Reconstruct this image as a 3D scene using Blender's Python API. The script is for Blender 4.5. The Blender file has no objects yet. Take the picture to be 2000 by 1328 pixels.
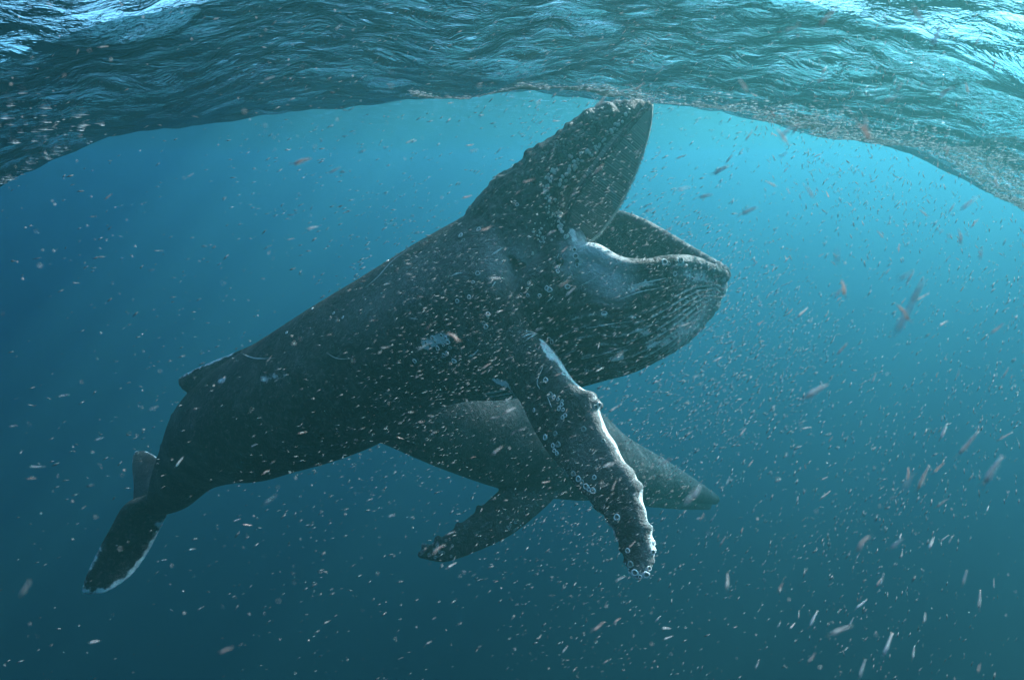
import bpy, bmesh, math, random
import numpy as np
from mathutils import Vector, Matrix
from mathutils.bvhtree import BVHTree
from mathutils.kdtree import KDTree

R = math.radians
random.seed(7)
rng = np.random.default_rng(7)
sc = bpy.context.scene
col = sc.collection

# ------------------------------------------------------------------ camera
PITCH = -14.0
F = 1333.0                      # focal length in pixels of a 2000 px wide frame
CAM = Vector((0.0, 0.0, -1.6))
cd = bpy.data.cameras.new('camera')
cam = bpy.data.objects.new('camera', cd)
col.objects.link(cam)
cd.sensor_width = 36.0
cd.lens = 36.0 * F / 2000.0
cd.clip_start = 0.05
cd.clip_end = 600.0
cam.location = CAM
cd.dof.use_dof = True
cd.dof.focus_distance = 8.5
cd.dof.aperture_fstop = 2.4
cam.rotation_euler = (R(90 + PITCH), 0, 0)
sc.camera = cam
CR = cam.rotation_euler.to_matrix()
CRn = np.array(CR)
CAMn = np.array(CAM)


def P(px, py, d):
    """A point of the place, given by its direction from the camera and its distance along the view axis."""
    v = CRn @ np.array(((px - 1000.0) / F * d, -(py - 664.0) / F * d, -d))
    return CAMn + v


# ------------------------------------------------------------------ world, sun, exposure
SUN_EL, SUN_AZ = 45.0, 58.0      # azimuth measured from +Y towards +X
w = bpy.data.worlds.new('World')
sc.world = w
w.use_nodes = True
nt = w.node_tree
nt.nodes.clear()
wo = nt.nodes.new('ShaderNodeOutputWorld')
bg = nt.nodes.new('ShaderNodeBackground')
sk = nt.nodes.new('ShaderNodeTexSky')
sk.sky_type = 'NISHITA'
sk.sun_disc = False
sk.sun_elevation = R(SUN_EL)
sk.sun_rotation = R(SUN_AZ)
nt.links.new(sk.outputs[0], bg.inputs[0])
nt.links.new(bg.outputs[0], wo.inputs[0])
bg.inputs[1].default_value = 0.15
sl = bpy.data.lights.new('sun', 'SUN')
sl.energy = 5.0
sl.angle = R(0.6)
sl.color = (1.0, 0.96, 0.88)
so = bpy.data.objects.new('sun', sl)
col.objects.link(so)
sd = Vector((math.sin(R(SUN_AZ)) * math.cos(R(SUN_EL)), math.cos(R(SUN_AZ)) * math.cos(R(SUN_EL)), math.sin(R(SUN_EL))))
so.rotation_euler = sd.to_track_quat('Z', 'Y').to_euler()
so.location = (10, 10, 20)
sc.view_settings.view_transform = 'Standard'
sc.view_settings.look = 'None'
sc.view_settings.exposure = 1.95
sc.view_settings.gamma = 1.0
sc.cycles.max_bounces = 6
sc.cycles.diffuse_bounces = 1
sc.cycles.glossy_bounces = 2
sc.cycles.transmission_bounces = 2
sc.cycles.transparent_max_bounces = 8
sc.cycles.volume_bounces = 0
sc.cycles.use_adaptive_sampling = True
sc.cycles.adaptive_threshold = 0.02


# ------------------------------------------------------------------ helpers
def tag(o, label=None, cat=None, group=None, kind=None):
    if label: o['label'] = label
    if cat: o['category'] = cat
    if group: o['group'] = group
    if kind: o['kind'] = kind
    return o


def mesh_obj(name, verts, faces, mats, parent=None, smooth=True):
    me = bpy.data.meshes.new(name)
    me.from_pydata([tuple(v) for v in verts], [], [tuple(f) for f in faces])
    me.update()
    if smooth:
        me.shade_smooth()
    for m in (mats if isinstance(mats, (list, tuple)) else [mats]):
        me.materials.append(m)
    o = bpy.data.objects.new(name, me)
    col.objects.link(o)
    if parent is not None:
        o.parent = parent
    return o


def fast_mesh(name, V, Q, mat, parent=None, smooth=True):
    """V: n x 3 array, Q: m x k array of equal-sided faces."""
    me = bpy.data.meshes.new(name)
    k = Q.shape[1]
    me.vertices.add(len(V)); me.vertices.foreach_set('co', np.asarray(V, dtype=np.float32).ravel())
    me.loops.add(Q.size); me.loops.foreach_set('vertex_index', Q.astype(np.int32).ravel())
    me.polygons.add(len(Q)); me.polygons.foreach_set('loop_start', np.arange(0, Q.size, k, dtype=np.int32))
    me.polygons.foreach_set('loop_total', np.full(len(Q), k, dtype=np.int32))
    me.update(calc_edges=True)
    if smooth:
        me.shade_smooth()
    if mat is not None:
        me.materials.append(mat)
    o = bpy.data.objects.new(name, me)
    col.objects.link(o)
    if parent is not None:
        o.parent = parent
    return o


def N(nt, typ, **kw):
    n = nt.nodes.new(typ)
    for k, v in kw.items():
        if k.startswith('_'):
            n.inputs[k[1:]].default_value = v
        else:
            setattr(n, k, v)
    return n


def new_mat(name):
    m = bpy.data.materials.new(name)
    m.use_nodes = True
    m.node_tree.nodes.clear()
    out = m.node_tree.nodes.new('ShaderNodeOutputMaterial')
    return m, m.node_tree, out


def ramp(nt, fac, stops):
    r = nt.nodes.new('ShaderNodeValToRGB')
    el = r.color_ramp.elements
    el[0].position, el[0].color = stops[0][0], (*stops[0][1], 1)
    el[1].position, el[1].color = stops[-1][0], (*stops[-1][1], 1)
    for p, c in stops[1:-1]:
        e = el.new(p); e.color = (*c, 1)
    nt.links.new(fac, r.inputs[0])
    return r.outputs[0]


def mix_rgb(nt, fac, a, b, mode='MIX'):
    m = nt.nodes.new('ShaderNodeMix'); m.data_type = 'RGBA'; m.blend_type = mode
    for sock, v in ((m.inputs[0], fac), (m.inputs[6], a), (m.inputs[7], b)):
        if isinstance(v, bpy.types.NodeSocket):
            nt.links.new(v, sock)
        else:
            sock.default_value = v if not isinstance(v, tuple) else (*v, 1) if len(v) == 3 else v
    return m.outputs[2]


def mth(nt, op, a, b=0.0, c=0.0, clamp=False):
    m = nt.nodes.new('ShaderNodeMath'); m.operation = op; m.use_clamp = clamp
    for i, v in enumerate((a, b, c)):
        if isinstance(v, bpy.types.NodeSocket):
            nt.links.new(v, m.inputs[i])
        else:
            m.inputs[i].default_value = v
    return m.outputs[0]


def noise(nt, vec, scale, detail=3.0, rough=0.55, dist=0.0):
    n = nt.nodes.new('ShaderNodeTexNoise')
    n.inputs['Scale'].default_value = scale
    n.inputs['Detail'].default_value = detail
    n.inputs['Roughness'].default_value = rough
    n.inputs['Distortion'].default_value = dist
    if vec is not None:
        nt.links.new(vec, n.inputs['Vector'])
    return n.outputs['Fac']


# ------------------------------------------------------------------ the sea surface, seen from below
def edge_curve(px):
    """height in the frame of the sharp underwater edge of the near swell"""
    xs = [-900, -400, 0, 180, 300, 500, 700, 950, 1150, 1350, 1500, 1700, 1850, 2000, 2400, 3000]
    ys = [620, 480, 360, 275, 245, 215, 183, 167, 180, 193, 215, 262, 320, 400, 560, 760]
    return np.interp(px, xs, ys)


YT = 9.6
_px = np.linspace(-900, 3000, 400)
_tx, _tz = [], []
for px in _px:
    p1 = P(px, edge_curve(px), 1.0) - CAMn
    k = YT / p1[1]
    _tx.append(p1[0] * k); _tz.append(p1[2] * k + CAM.z)
_tx, _tz = np.array(_tx), np.array(_tz)
_tz = np.convolve(np.pad(_tz, 6, mode='edge'), np.ones(13) / 13, 'valid')


def smooth01(t):
    t = np.clip(t, 0, 1)
    return t * t * (3 - 2 * t)


WAVES = []
for i in range(64):
    lam = 0.32 * (13.0 ** (i / 63.0))
    ang = rng.normal(R(58), R(34))
    WAVES.append((2 * math.pi / lam, ang, rng.uniform(0, 6.283), 0.0060 * lam ** 1.05))


def swell(x, y):
    ky = np.clip(y, YT, 26.0) / YT
    zt = np.interp(x / ky, _tx, _tz)
    zt = CAM.z + (np.maximum(zt, -3.0) - CAM.z) * ky
    far = smooth01((y - YT) / 16.0) * 3.6
    calm = smooth01((y - YT - 12) / 30.0)
    zt2 = zt * (1 - calm) + 0.6 * calm
    q = np.clip(YT - 0.25 - y, 0, 5.5)
    near = 0.10 * q + 0.07 * np.clip(q, 0, 1.6) ** 2 + 0.10 * np.clip(q - 1.6, 0, 9)
    side = smooth01((YT - y) / 10.0)
    base = zt2 * (1 - side) + (0.15 + 0.35 * (zt + 0.3)) * side
    dip = 1.1 * np.exp(-((x - 5.6) / 0.7) ** 2 - ((y - 6.2) / 0.8) ** 2)
    return base + np.where(y > YT, far, near) - dip


def sea_height(x, y):
    z = swell(x, y)
    r = np.sqrt(x * x + y * y)
    fade = 1 - smooth01((r - 18) / 25.0)
    a = np.zeros_like(z)
    warp = 0.25 * np.sin(x * 0.7 + 1.3) + 0.3 * np.sin(y * 0.55 + x * 0.3)
    for k, ang, ph, am in WAVES:
        arg = k * (np.cos(ang) * x + np.sin(ang) * y) + ph + warp * 2
        s = np.sin(arg)
        a += am * (1 - np.abs(np.sin(arg / 2 + ph)) * 2) if k > 3 else am * s
    return z + a * (0.25 + 0.75 * fade)


def axis(lo, a, b, hi, fine, grow=1.10):
    mid = np.arange(a, b + 1e-6, fine)
    up, s, v = [], fine, b
    while v < hi:
        s *= grow; v += s; up.append(v)
    dn, s, v = [], fine, a
    while v > lo:
        s *= grow; v -= s; dn.append(v)
    return np.array(dn[::-1] + list(mid) + up)


gx = axis(-215, -13, 13, 215, 0.05)
gy = axis(-125, 3.5, 13, 215, 0.05)
GX, GY = np.meshgrid(gx, gy)
GZ = sea_height(GX.ravel(), GY.ravel())
V = np.stack([GX.ravel(), GY.ravel(), GZ], 1)
nx, ny = len(gx), len(gy)
ii = (np.arange(ny - 1)[:, None] * nx + np.arange(nx - 1)[None, :]).ravel()
Q = np.stack([ii, ii + 1, ii + nx + 1, ii + nx], 1)

m_sea, nt, out = new_mat('sea_surface')
geo = N(nt, 'ShaderNodeNewGeometry')
mp = N(nt, 'ShaderNodeMapping'); mp.inputs['Scale'].default_value = (1.0, 1.9, 1.0); mp.inputs['Rotation'].default_value = (0, 0, R(12))
nt.links.new(geo.outputs['Position'], mp.inputs['Vector'])
n1 = noise(nt, mp.outputs[0], 2.6, 5.0, 0.6, 0.6)
bp0 = N(nt, 'ShaderNodeBump'); bp0.inputs['Strength'].default_value = 1.0; bp0.inputs['Distance'].default_value = 0.085
nt.links.new(n1, bp0.inputs['Height'])
ch = N(nt, 'ShaderNodeAttribute'); ch.attribute_name = 'chop'
n2 = noise(nt, mp.outputs[0], 10.0, 3.0, 0.6, 0.8)
pm = mth(nt, 'MULTIPLY', mth(nt, 'SUBTRACT', noise(nt, mp.outputs[0], 0.7, 2.0), 0.56, clamp=True), 6.0, clamp=True)
hh = mth(nt, 'MULTIPLY', n2, mth(nt, 'MAXIMUM', mth(nt, 'MULTIPLY', pm, 0.8), ch.outputs['Fac']))
bp = N(nt, 'ShaderNodeBump'); bp.inputs['Strength'].default_value = 1.0; bp.inputs['Distance'].default_value = 0.30
nt.links.new(hh, bp.inputs['Height']); nt.links.new(bp0.outputs[0], bp.inputs['Normal'])
fr = N(nt, 'ShaderNodeFresnel'); fr.inputs['IOR'].default_value = 1.33
nt.links.new(bp.outputs[0], fr.inputs['Normal'])
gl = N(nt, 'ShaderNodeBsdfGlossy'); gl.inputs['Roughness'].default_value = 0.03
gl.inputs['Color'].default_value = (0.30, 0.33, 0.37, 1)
nt.links.new(bp.outputs[0], gl.inputs['Normal'])
tr = N(nt, 'ShaderNodeBsdfTransparent')
mx = N(nt, 'ShaderNodeMixShader')
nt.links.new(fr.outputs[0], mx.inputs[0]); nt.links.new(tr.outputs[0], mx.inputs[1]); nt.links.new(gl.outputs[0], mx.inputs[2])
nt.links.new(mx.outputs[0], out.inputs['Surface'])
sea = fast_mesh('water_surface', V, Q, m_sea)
vx, vy = V[:, 0], V[:, 1]
ca = sea.data.attributes.new('chop', 'FLOAT', 'POINT')
ca.data.foreach_set('value', (0.22 * np.exp(-((vy - YT + 0.15) / 0.5) ** 2) * smooth01((vx + 2.5) / 3)).astype(np.float32))
tag(sea, 'rippled dark blue underside of the sea surface arching over the whales', None, None, 'structure')

# ------------------------------------------------------------------ the body of sea water (even density)
DENS = 0.039
m_vol, nt, out = new_mat('sea_water')
pv = N(nt, 'ShaderNodeVolumePrincipled')
pv.inputs['Color'].default_value = (0.10, 0.44, 0.415, 1)
pv.inputs['Absorption Color'].default_value = (0.02, 0.46, 0.85, 1)
pv.inputs['Density'].default_value = DENS
pv.inputs['Anisotropy'].default_value = 0.74
nt.links.new(pv.outputs[0], out.inputs['Volume'])
x0, x1, y0, y1, z0, z1 = -210, 210, -120, 210, -110, 7.0
bv = [(x, y, z) for z in (z0, z1) for y in (y0, y1) for x in (x0, x1)]
bf = [(0, 2, 3, 1), (4, 5, 7, 6), (0, 1, 5, 4), (2, 6, 7, 3), (0, 4, 6, 2), (1, 3, 7, 5)]
haze = mesh_obj('haze', bv, bf, m_vol, smooth=False)
tag(haze, 'clear blue sea water filling the whole view', None, None, 'stuff')
#WHALES
# ------------------------------------------------------------------ shape helpers for the whales
def nrm(v):
    v = np.asarray(v, float)
    return v / (np.linalg.norm(v) + 1e-12)


def catmull(pts, n):
    """resample control rows (any number of columns) with a smooth curve; returns n rows and their parameter"""
    p = np.asarray(pts, float)
    m = len(p)
    ext = np.vstack([2 * p[0] - p[1], p, 2 * p[-1] - p[-2]])
    t = np.linspace(0, m - 1 - 1e-9, n)
    i = np.floor(t).astype(int); f = (t - i)[:, None]
    a, b, c, d = ext[i], ext[i + 1], ext[i + 2], ext[i + 3]
    return 0.5 * ((2 * b) + (-a + c) * f + (2 * a - 5 * b + 4 * c - d) * f ** 2 + (-a + 3 * b - 3 * c + d) * f ** 3)


class Soup:
    def __init__(s):
        s.v, s.f, s.n = [], [], 0

    def grid(s, G, closed=True, caps=True):
        """G: rings x points x 3, joined into one closed skin"""
        r, k = G.shape[:2]
        s.v.append(G.reshape(-1, 3))
        o = s.n
        for i in range(r - 1):
            for j in range(k if closed else k - 1):
                j2 = (j + 1) % k
                s.f.append((o + i * k + j, o + i * k + j2, o + (i + 1) * k + j2, o + (i + 1) * k + j))
        if caps:
            s.f.append(tuple(o + j for j in range(k))[::-1])
            s.f.append(tuple(o + (r - 1) * k + j for j in range(k)))
        s.n += r * k

    def ball(s, c, r, ax=None, st=1.0):
        c = np.asarray(c, float)
        ring = []
        for i in range(7):
            th = math.pi * (i + 0.0) / 6
            th = min(max(th, 0.05), math.pi - 0.05)
            ring.append([(c + r * np.array((math.sin(th) * math.cos(p), math.sin(th) * math.sin(p), math.cos(th)))) for p in np.linspace(0, 2 * math.pi, 9)[:-1]])
        s.grid(np.array(ring))


def section(c, u, l, hu, hl, n=40, power=2.0, ridge=0.0):
    th = np.linspace(0, 2 * math.pi, n, endpoint=False)
    cu, cl = np.cos(th), np.sin(th)
    pu = np.sign(cu) * np.abs(cu) ** (2 / power)
    pl = np.sign(cl) * np.abs(cl) ** (2 / power)
    pl = pl * (1 - ridge * smooth01((cu - 0.2) / 0.8))
    return c[None, :] + np.outer(pu * hu, u) + np.outer(pl * hl, l)


def tube_from_outline(rows, lat, n_rings, n=48, power=2.1, ridge=0.0):
    """rows: (top x, top y, bottom x, bottom y, distance); lat: half width per row over half height"""
    rows = np.asarray(rows, float)
    R_ = catmull(np.hstack([rows, np.asarray(lat, float)[:, None]]), n_rings)
    T = np.array([P(a, b, e) for a, b, c, d, e, f in R_])
    B = np.array([P(c, d, e) for a, b, c, d, e, f in R_])
    C = (T + B) / 2
    tan = np.gradient(C, axis=0)
    G = []
    for i in range(n_rings):
        t = nrm(tan[i]); u = T[i] - B[i]; h = np.linalg.norm(u) / 2; u = nrm(u)
        l = nrm(np.cross(t, u))
        G.append(section(C[i], u, l, h, h * R_[i, 5], n, power, ridge))
    return np.array(G), C


def blade(lead, trail, thick, n_rings=60, n=24, pos=0.30):
    """a flipper or a fluke lobe: leading edge and trailing edge rows of 3-D points"""
    L = catmull(lead, n_rings); T = catmull(trail, n_rings); th = np.interp(np.linspace(0, 1, n_rings), np.linspace(0, 1, len(thick)), thick)
    mid = (L + T) / 2
    tan = np.gradient(mid, axis=0)
    G = []
    for i in range(n_rings):
        ch = T[i] - L[i]; w_ = np.linalg.norm(ch); c = nrm(ch); t = nrm(tan[i])
        up = nrm(np.cross(c, t))
        a = np.linspace(0, 2 * math.pi, n, endpoint=False)
        s = (1 - np.cos(a)) / 2                      # 0 leading, 1 trailing, 0
        prof = np.sign(np.sin(a)) * (np.abs(np.sin(a)) ** 0.6) * (1 - 0.5 * s)
        G.append(L[i][None, :] + np.outer(s * w_, c) + np.outer(prof * th[i], up))
    return np.array(G)


def union(soup, voxel, smooth_n=4):
    """one continuous skin out of the overlapping body shapes"""
    me = bpy.data.meshes.new('tmp')
    me.from_pydata([tuple(v) for v in np.vstack(soup.v)], [], soup.f)
    bm = bmesh.new(); bm.from_mesh(me)
    bmesh.ops.recalc_face_normals(bm, faces=bm.faces)
    bmesh.ops.triangulate(bm, faces=[f for f in bm.faces if len(f.verts) > 4])
    bm.to_mesh(me); bm.free()
    o = bpy.data.objects.new('tmp', me); col.objects.link(o)
    m = o.modifiers.new('r', 'REMESH'); m.mode = 'VOXEL'; m.voxel_size = voxel; m.use_smooth_shade = True
    if smooth_n:
        s = o.modifiers.new('s', 'SMOOTH'); s.factor = 0.5; s.iterations = smooth_n
    dg = bpy.context.evaluated_depsgraph_get()
    ev = o.evaluated_get(dg).to_mesh()
    nv = len(ev.vertices)
    co = np.empty(nv * 3, dtype=np.float32); ev.vertices.foreach_get('co', co)
    no = np.empty(nv * 3, dtype=np.float32); ev.vertices.foreach_get('normal', no)
    ls = np.empty(len(ev.polygons), dtype=np.int32); ev.polygons.foreach_get('loop_total', ls)
    vi = np.empty(len(ev.loops), dtype=np.int32); ev.loops.foreach_get('vertex_index', vi)
    o.evaluated_get(dg).to_mesh_clear()
    bpy.data.objects.remove(o)
    assert (ls == 4).all(), 'quads expected'
    return co.reshape(-1, 3).astype(float), no.reshape(-1, 3).astype(float), vi.reshape(-1, 4)


def nearest_param(co, surf, params, reach):
    """for each vertex the parameters of the nearest sample of a surface and the distance to it"""
    kd = KDTree(len(surf))
    for i, p in enumerate(surf):
        kd.insert(p, i)
    kd.balance()
    out = np.full((len(co), params.shape[1]), np.nan); dist = np.full(len(co), 9e9)
    lo, hi = surf.min(0) - reach, surf.max(0) + reach
    idx = np.where(((co > lo) & (co < hi)).all(1))[0]
    for i in idx:
        p, k, d = kd.find(co[i])
        if d < reach:
            out[i] = params[k]; dist[i] = d
    return out, dist


def poly_dist(co, line):
    """distance of each vertex from a 3-D polyline"""
    best = np.full(len(co), 9e9)
    for a, b in zip(line[:-1], line[1:]):
        ab = b - a
        t = np.clip(((co - a) @ ab) / (ab @ ab + 1e-12), 0, 1)
        d = np.linalg.norm(co - (a + t[:, None] * ab), axis=1)
        best = np.minimum(best, d)
    return best


def add_attr(me, name, vals):
    a = me.attributes.new(name, 'FLOAT', 'POINT')
    a.data.foreach_set('value', np.asarray(vals, dtype=np.float32))


# ------------------------------------------------------------------ whale skin
def skin_material(name):
    m, nt, out = new_mat(name)
    tc = N(nt, 'ShaderNodeTexCoord'); v = tc.outputs['Object']
    aw = N(nt, 'ShaderNodeAttribute'); aw.attribute_name = 'white'
    al = N(nt, 'ShaderNodeAttribute'); al.attribute_name = 'pale'
    ar = N(nt, 'ShaderNodeAttribute'); ar.attribute_name = 'ridge'
    big = noise(nt, v, 1.3, 4.0, 0.6, 0.4)
    fine = noise(nt, v, 14.0, 5.0, 0.65, 0.3)
    base = ramp(nt, big, [(0.30, (0.022, 0.018, 0.015)), (0.50, (0.034, 0.029, 0.025)), (0.70, (0.105, 0.092, 0.080))])
    blot = noise(nt, v, 3.4, 6.0, 0.72, 1.2)
    base = mix_rgb(nt, mth(nt, 'MULTIPLY', mth(nt, 'SUBTRACT', blot, 0.58, clamp=True), 6.0, clamp=True), base, (0.15, 0.14, 0.125))
    base = mix_rgb(nt, mth(nt, 'MULTIPLY', mth(nt, 'SUBTRACT', 0.44, blot, clamp=True), 8.0, clamp=True), base, (0.010, 0.009, 0.008))
    base = mix_rgb(nt, mth(nt, 'MULTIPLY', mth(nt, 'SUBTRACT', fine, 0.52, clamp=True), 4.0, clamp=True), base, (0.17, 0.16, 0.15))
    # small pale flecks and thin scratches
    vo = N(nt, 'ShaderNodeTexVoronoi'); vo.inputs['Scale'].default_value = 17.0; nt.links.new(v, vo.inputs['Vector'])
    fleck = mth(nt, 'LESS_THAN', vo.outputs['Distance'], 0.075)
    fleck = mth(nt, 'MULTIPLY', fleck, mth(nt, 'GREATER_THAN', noise(nt, v, 2.1, 2.0), 0.56))
    base = mix_rgb(nt, mth(nt, 'MULTIPLY', fleck, 0.9), base, (0.62, 0.66, 0.62))
    mp = N(nt, 'ShaderNodeMapping'); mp.inputs['Rotation'].default_value = (R(20), R(40), R(35)); mp.inputs['Scale'].default_value = (1.0, 9.0, 9.0)
    nt.links.new(v, mp.inputs['Vector'])
    sn = noise(nt, mp.outputs[0], 1.7, 2.0, 0.5, 1.2)
    scr = mth(nt, 'MULTIPLY', mth(nt, 'LESS_THAN', mth(nt, 'ABSOLUTE', mth(nt, 'SUBTRACT', sn, 0.5)), 0.006), mth(nt, 'GREATER_THAN', noise(nt, v, 1.1, 2.0), 0.58))
    base = mix_rgb(nt, mth(nt, 'MULTIPLY', scr, 0.8), base, (0.45, 0.50, 0.48))
    # soft pale grey areas
    pf = mth(nt, 'MULTIPLY', al.outputs['Fac'], mth(nt, 'ADD', mth(nt, 'MULTIPLY', fine, 1.2), 0.55), clamp=True)
    base = mix_rgb(nt, pf, base, (0.62, 0.68, 0.66))
    # white mottled pigment with broken edges
    sp = noise(nt, v, 22.0, 5.0, 0.8, 0.5)
    th = mth(nt, 'SUBTRACT', 1.08, mth(nt, 'MULTIPLY', aw.outputs['Fac'], 0.65))
    wf = mth(nt, 'MULTIPLY', mth(nt, 'SUBTRACT', mth(nt, 'ADD', sp, mth(nt, 'MULTIPLY', aw.outputs['Fac'], 0.25)), th), 7.0, clamp=True)
    base = mix_rgb(nt, wf, base, (0.72, 0.78, 0.75))
    # paler, broken crests of the throat pleats
    rn = noise(nt, v, 9.0, 4.0, 0.7)
    rf = mth(nt, 'MULTIPLY', mth(nt, 'SUBTRACT', mth(nt, 'ADD', ar.outputs['Fac'], mth(nt, 'MULTIPLY', rn, 1.3)), 1.28), 4.0, clamp=True)
    base = mix_rgb(nt, mth(nt, 'MULTIPLY', rf, 0.9), base, (0.55, 0.62, 0.58))
    b1 = N(nt, 'ShaderNodeBump'); b1.inputs['Strength'].default_value = 0.8; b1.inputs['Distance'].default_value = 0.03
    nt.links.new(noise(nt, v, 30.0, 5.0, 0.65), b1.inputs['Height'])
    b2 = N(nt, 'ShaderNodeBump'); b2.inputs['Strength'].default_value = 0.6; b2.inputs['Distance'].default_value = 0.10
    nt.links.new(noise(nt, v, 4.5, 4.0, 0.6, 0.8), b2.inputs['Height']); nt.links.new(b1.outputs[0], b2.inputs['Normal'])
    pb = N(nt, 'ShaderNodeBsdfPrincipled')
    nt.links.new(base, pb.inputs['Base Color'])
    pb.inputs['Roughness'].default_value = 0.5
    pb.inputs['Specular IOR Level'].default_value = 0.25
    nt.links.new(b2.outputs[0], pb.inputs['Normal'])
    nt.links.new(pb.outputs[0], out.inputs['Surface'])
    return m


m_skin = skin_material('whale_skin')


def plain_mat(name, c, rough=0.6, bump=0.0, bscale=40.0, var=0.3):
    m, nt, out = new_mat(name)
    tc = N(nt, 'ShaderNodeTexCoord')
    f = noise(nt, tc.outputs['Object'], bscale, 3.0, 0.6)
    colr = ramp(nt, f, [(0.3, tuple(x * (1 - var) for x in c)), (0.7, tuple(min(1, x * (1 + var)) for x in c))])
    pb = N(nt, 'ShaderNodeBsdfPrincipled')
    nt.links.new(colr, pb.inputs['Base Color'])
    pb.inputs['Roughness'].default_value = rough
    pb.inputs['Specular IOR Level'].default_value = 0.25
    if bump:
        b = N(nt, 'ShaderNodeBump'); b.inputs['Strength'].default_value = bump; b.inputs['Distance'].default_value = 0.01
        nt.links.new(f, b.inputs['Height']); nt.links.new(b.outputs[0], pb.inputs['Normal'])
    nt.links.new(pb.outputs[0], out.inputs['Surface'])
    return m


m_barn = plain_mat('barnacle_shell', (0.78, 0.80, 0.74), 0.7, 0.4, 60)
m_tub = plain_mat('tubercle_skin', (0.16, 0.155, 0.135), 0.45, 0.3, 30, 0.6)
m_baleen, nt, out = new_mat('baleen_horn')
at = N(nt, 'ShaderNodeAttribute'); at.attribute_name = 'tone'
bc = ramp(nt, at.outputs['Fac'], [(0.0, (0.022, 0.020, 0.017)), (0.35, (0.10, 0.10, 0.085)), (1.0, (0.42, 0.42, 0.36))])
pb = N(nt, 'ShaderNodeBsdfPrincipled'); nt.links.new(bc, pb.inputs['Base Color']); pb.inputs['Roughness'].default_value = 0.55
nt.links.new(pb.outputs[0], out.inputs['Surface'])
m_fringe = plain_mat('baleen_fringe', (0.42, 0.44, 0.38), 0.8, 0.2, 50, 0.3)
m_eye = plain_mat('whale_eye', (0.01, 0.01, 0.012), 0.12)

# ------------------------------------------------------------------ whale one: trunk, jaws, flipper, tail
trunk_rows = [
    (288, 984, 318, 1004, 14.9), (299, 925, 365, 990, 14.3), (318, 868, 420, 950, 13.7), (342, 806, 490, 930, 13.1),
    (378, 758, 550, 922, 12.6), (446, 704, 605, 908, 12.1), (530, 652, 680, 888, 11.5), (620, 595, 760, 856, 10.9),
    (720, 535, 850, 800, 10.3), (820, 475, 930, 778, 9.7), (900, 430, 1020, 772, 9.2), (957, 398, 1095, 752, 8.8), (1005, 385, 1120, 715, 8.6)]
trunk_lat = [0.8, 0.55, 0.6, 0.7, 0.8, 0.88, 0.94, 0.97, 0.98, 0.97, 0.92, 0.85, 0.72]
soup = Soup()
TG, TC = tube_from_outline(trunk_rows, trunk_lat, 110, 72, 2.15, 0.22)
soup.grid(TG)

# dorsal hump and hooked fin: a thick ridge whose crest follows the back
fin_top = [P(505, 668, 11.9), P(455, 689, 12.15), P(410, 707, 12.3), P(372, 724, 12.4), P(349, 738, 12.45), P(349, 748, 12.45)]
fin_bot = [P(530, 700, 11.8), P(490, 735, 12.1), P(440, 755, 12.3), P(405, 770, 12.4), P(372, 768, 12.45), P(360, 757, 12.45)]
ft, fb = catmull(fin_top, 26), catmull(fin_bot, 26)
G = []
ti = nrm(TC[60] - TC[40])
for i in range(26):
    u = ft[i] - fb[i]; h = np.linalg.norm(u) / 2; u = nrm(u)
    l = nrm(np.cross(ti, u))
    wdt = 0.16 * (1 - (i / 25.0)) + 0.04
    G.append(section((ft[i] + fb[i]) / 2, u, l, h, wdt, 20, 2.0, 0.55))
soup.grid(np.array(G))
# knuckles along the top of the tail stock
for kx, ky, kd in ((338, 812, 13.1), (327, 842, 13.4), (317, 870, 13.7), (309, 895, 13.95), (302, 920, 14.2)):
    soup.ball(P(kx + 5, ky + 2, kd), 0.10)

# flukes
near_lead = [P(300, 965, 14.6), P(246, 985, 14.5), P(214, 1035, 14.4), P(186, 1085, 14.3), P(165, 1132, 14.2), P(160, 1154, 14.2)]
near_trail = [P(326, 1006, 15.1), P(312, 1034, 15.3), P(291, 1076, 15.2), P(256, 1124, 14.9), P(206, 1157, 14.4), P(163, 1160, 14.25)]
soup.grid(blade(near_lead, near_trail, [0.16, 0.14, 0.11, 0.08, 0.06, 0.045], 50, 20))
far_lead = [P(315, 985, 14.7), P(326, 945, 15.5), P(321, 915, 16.5), P(306, 893, 17.4), P(286, 882, 18.2), P(268, 882, 18.6)]
far_trail = [P(285, 1005, 14.9), P(262, 992, 15.7), P(261, 950, 16.7), P(258, 915, 17.7), P(259, 892, 18.4), P(264, 884, 18.65)]
soup.grid(blade(far_lead, far_trail, [0.16, 0.14, 0.11, 0.09, 0.06, 0.05], 40, 20))

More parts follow.
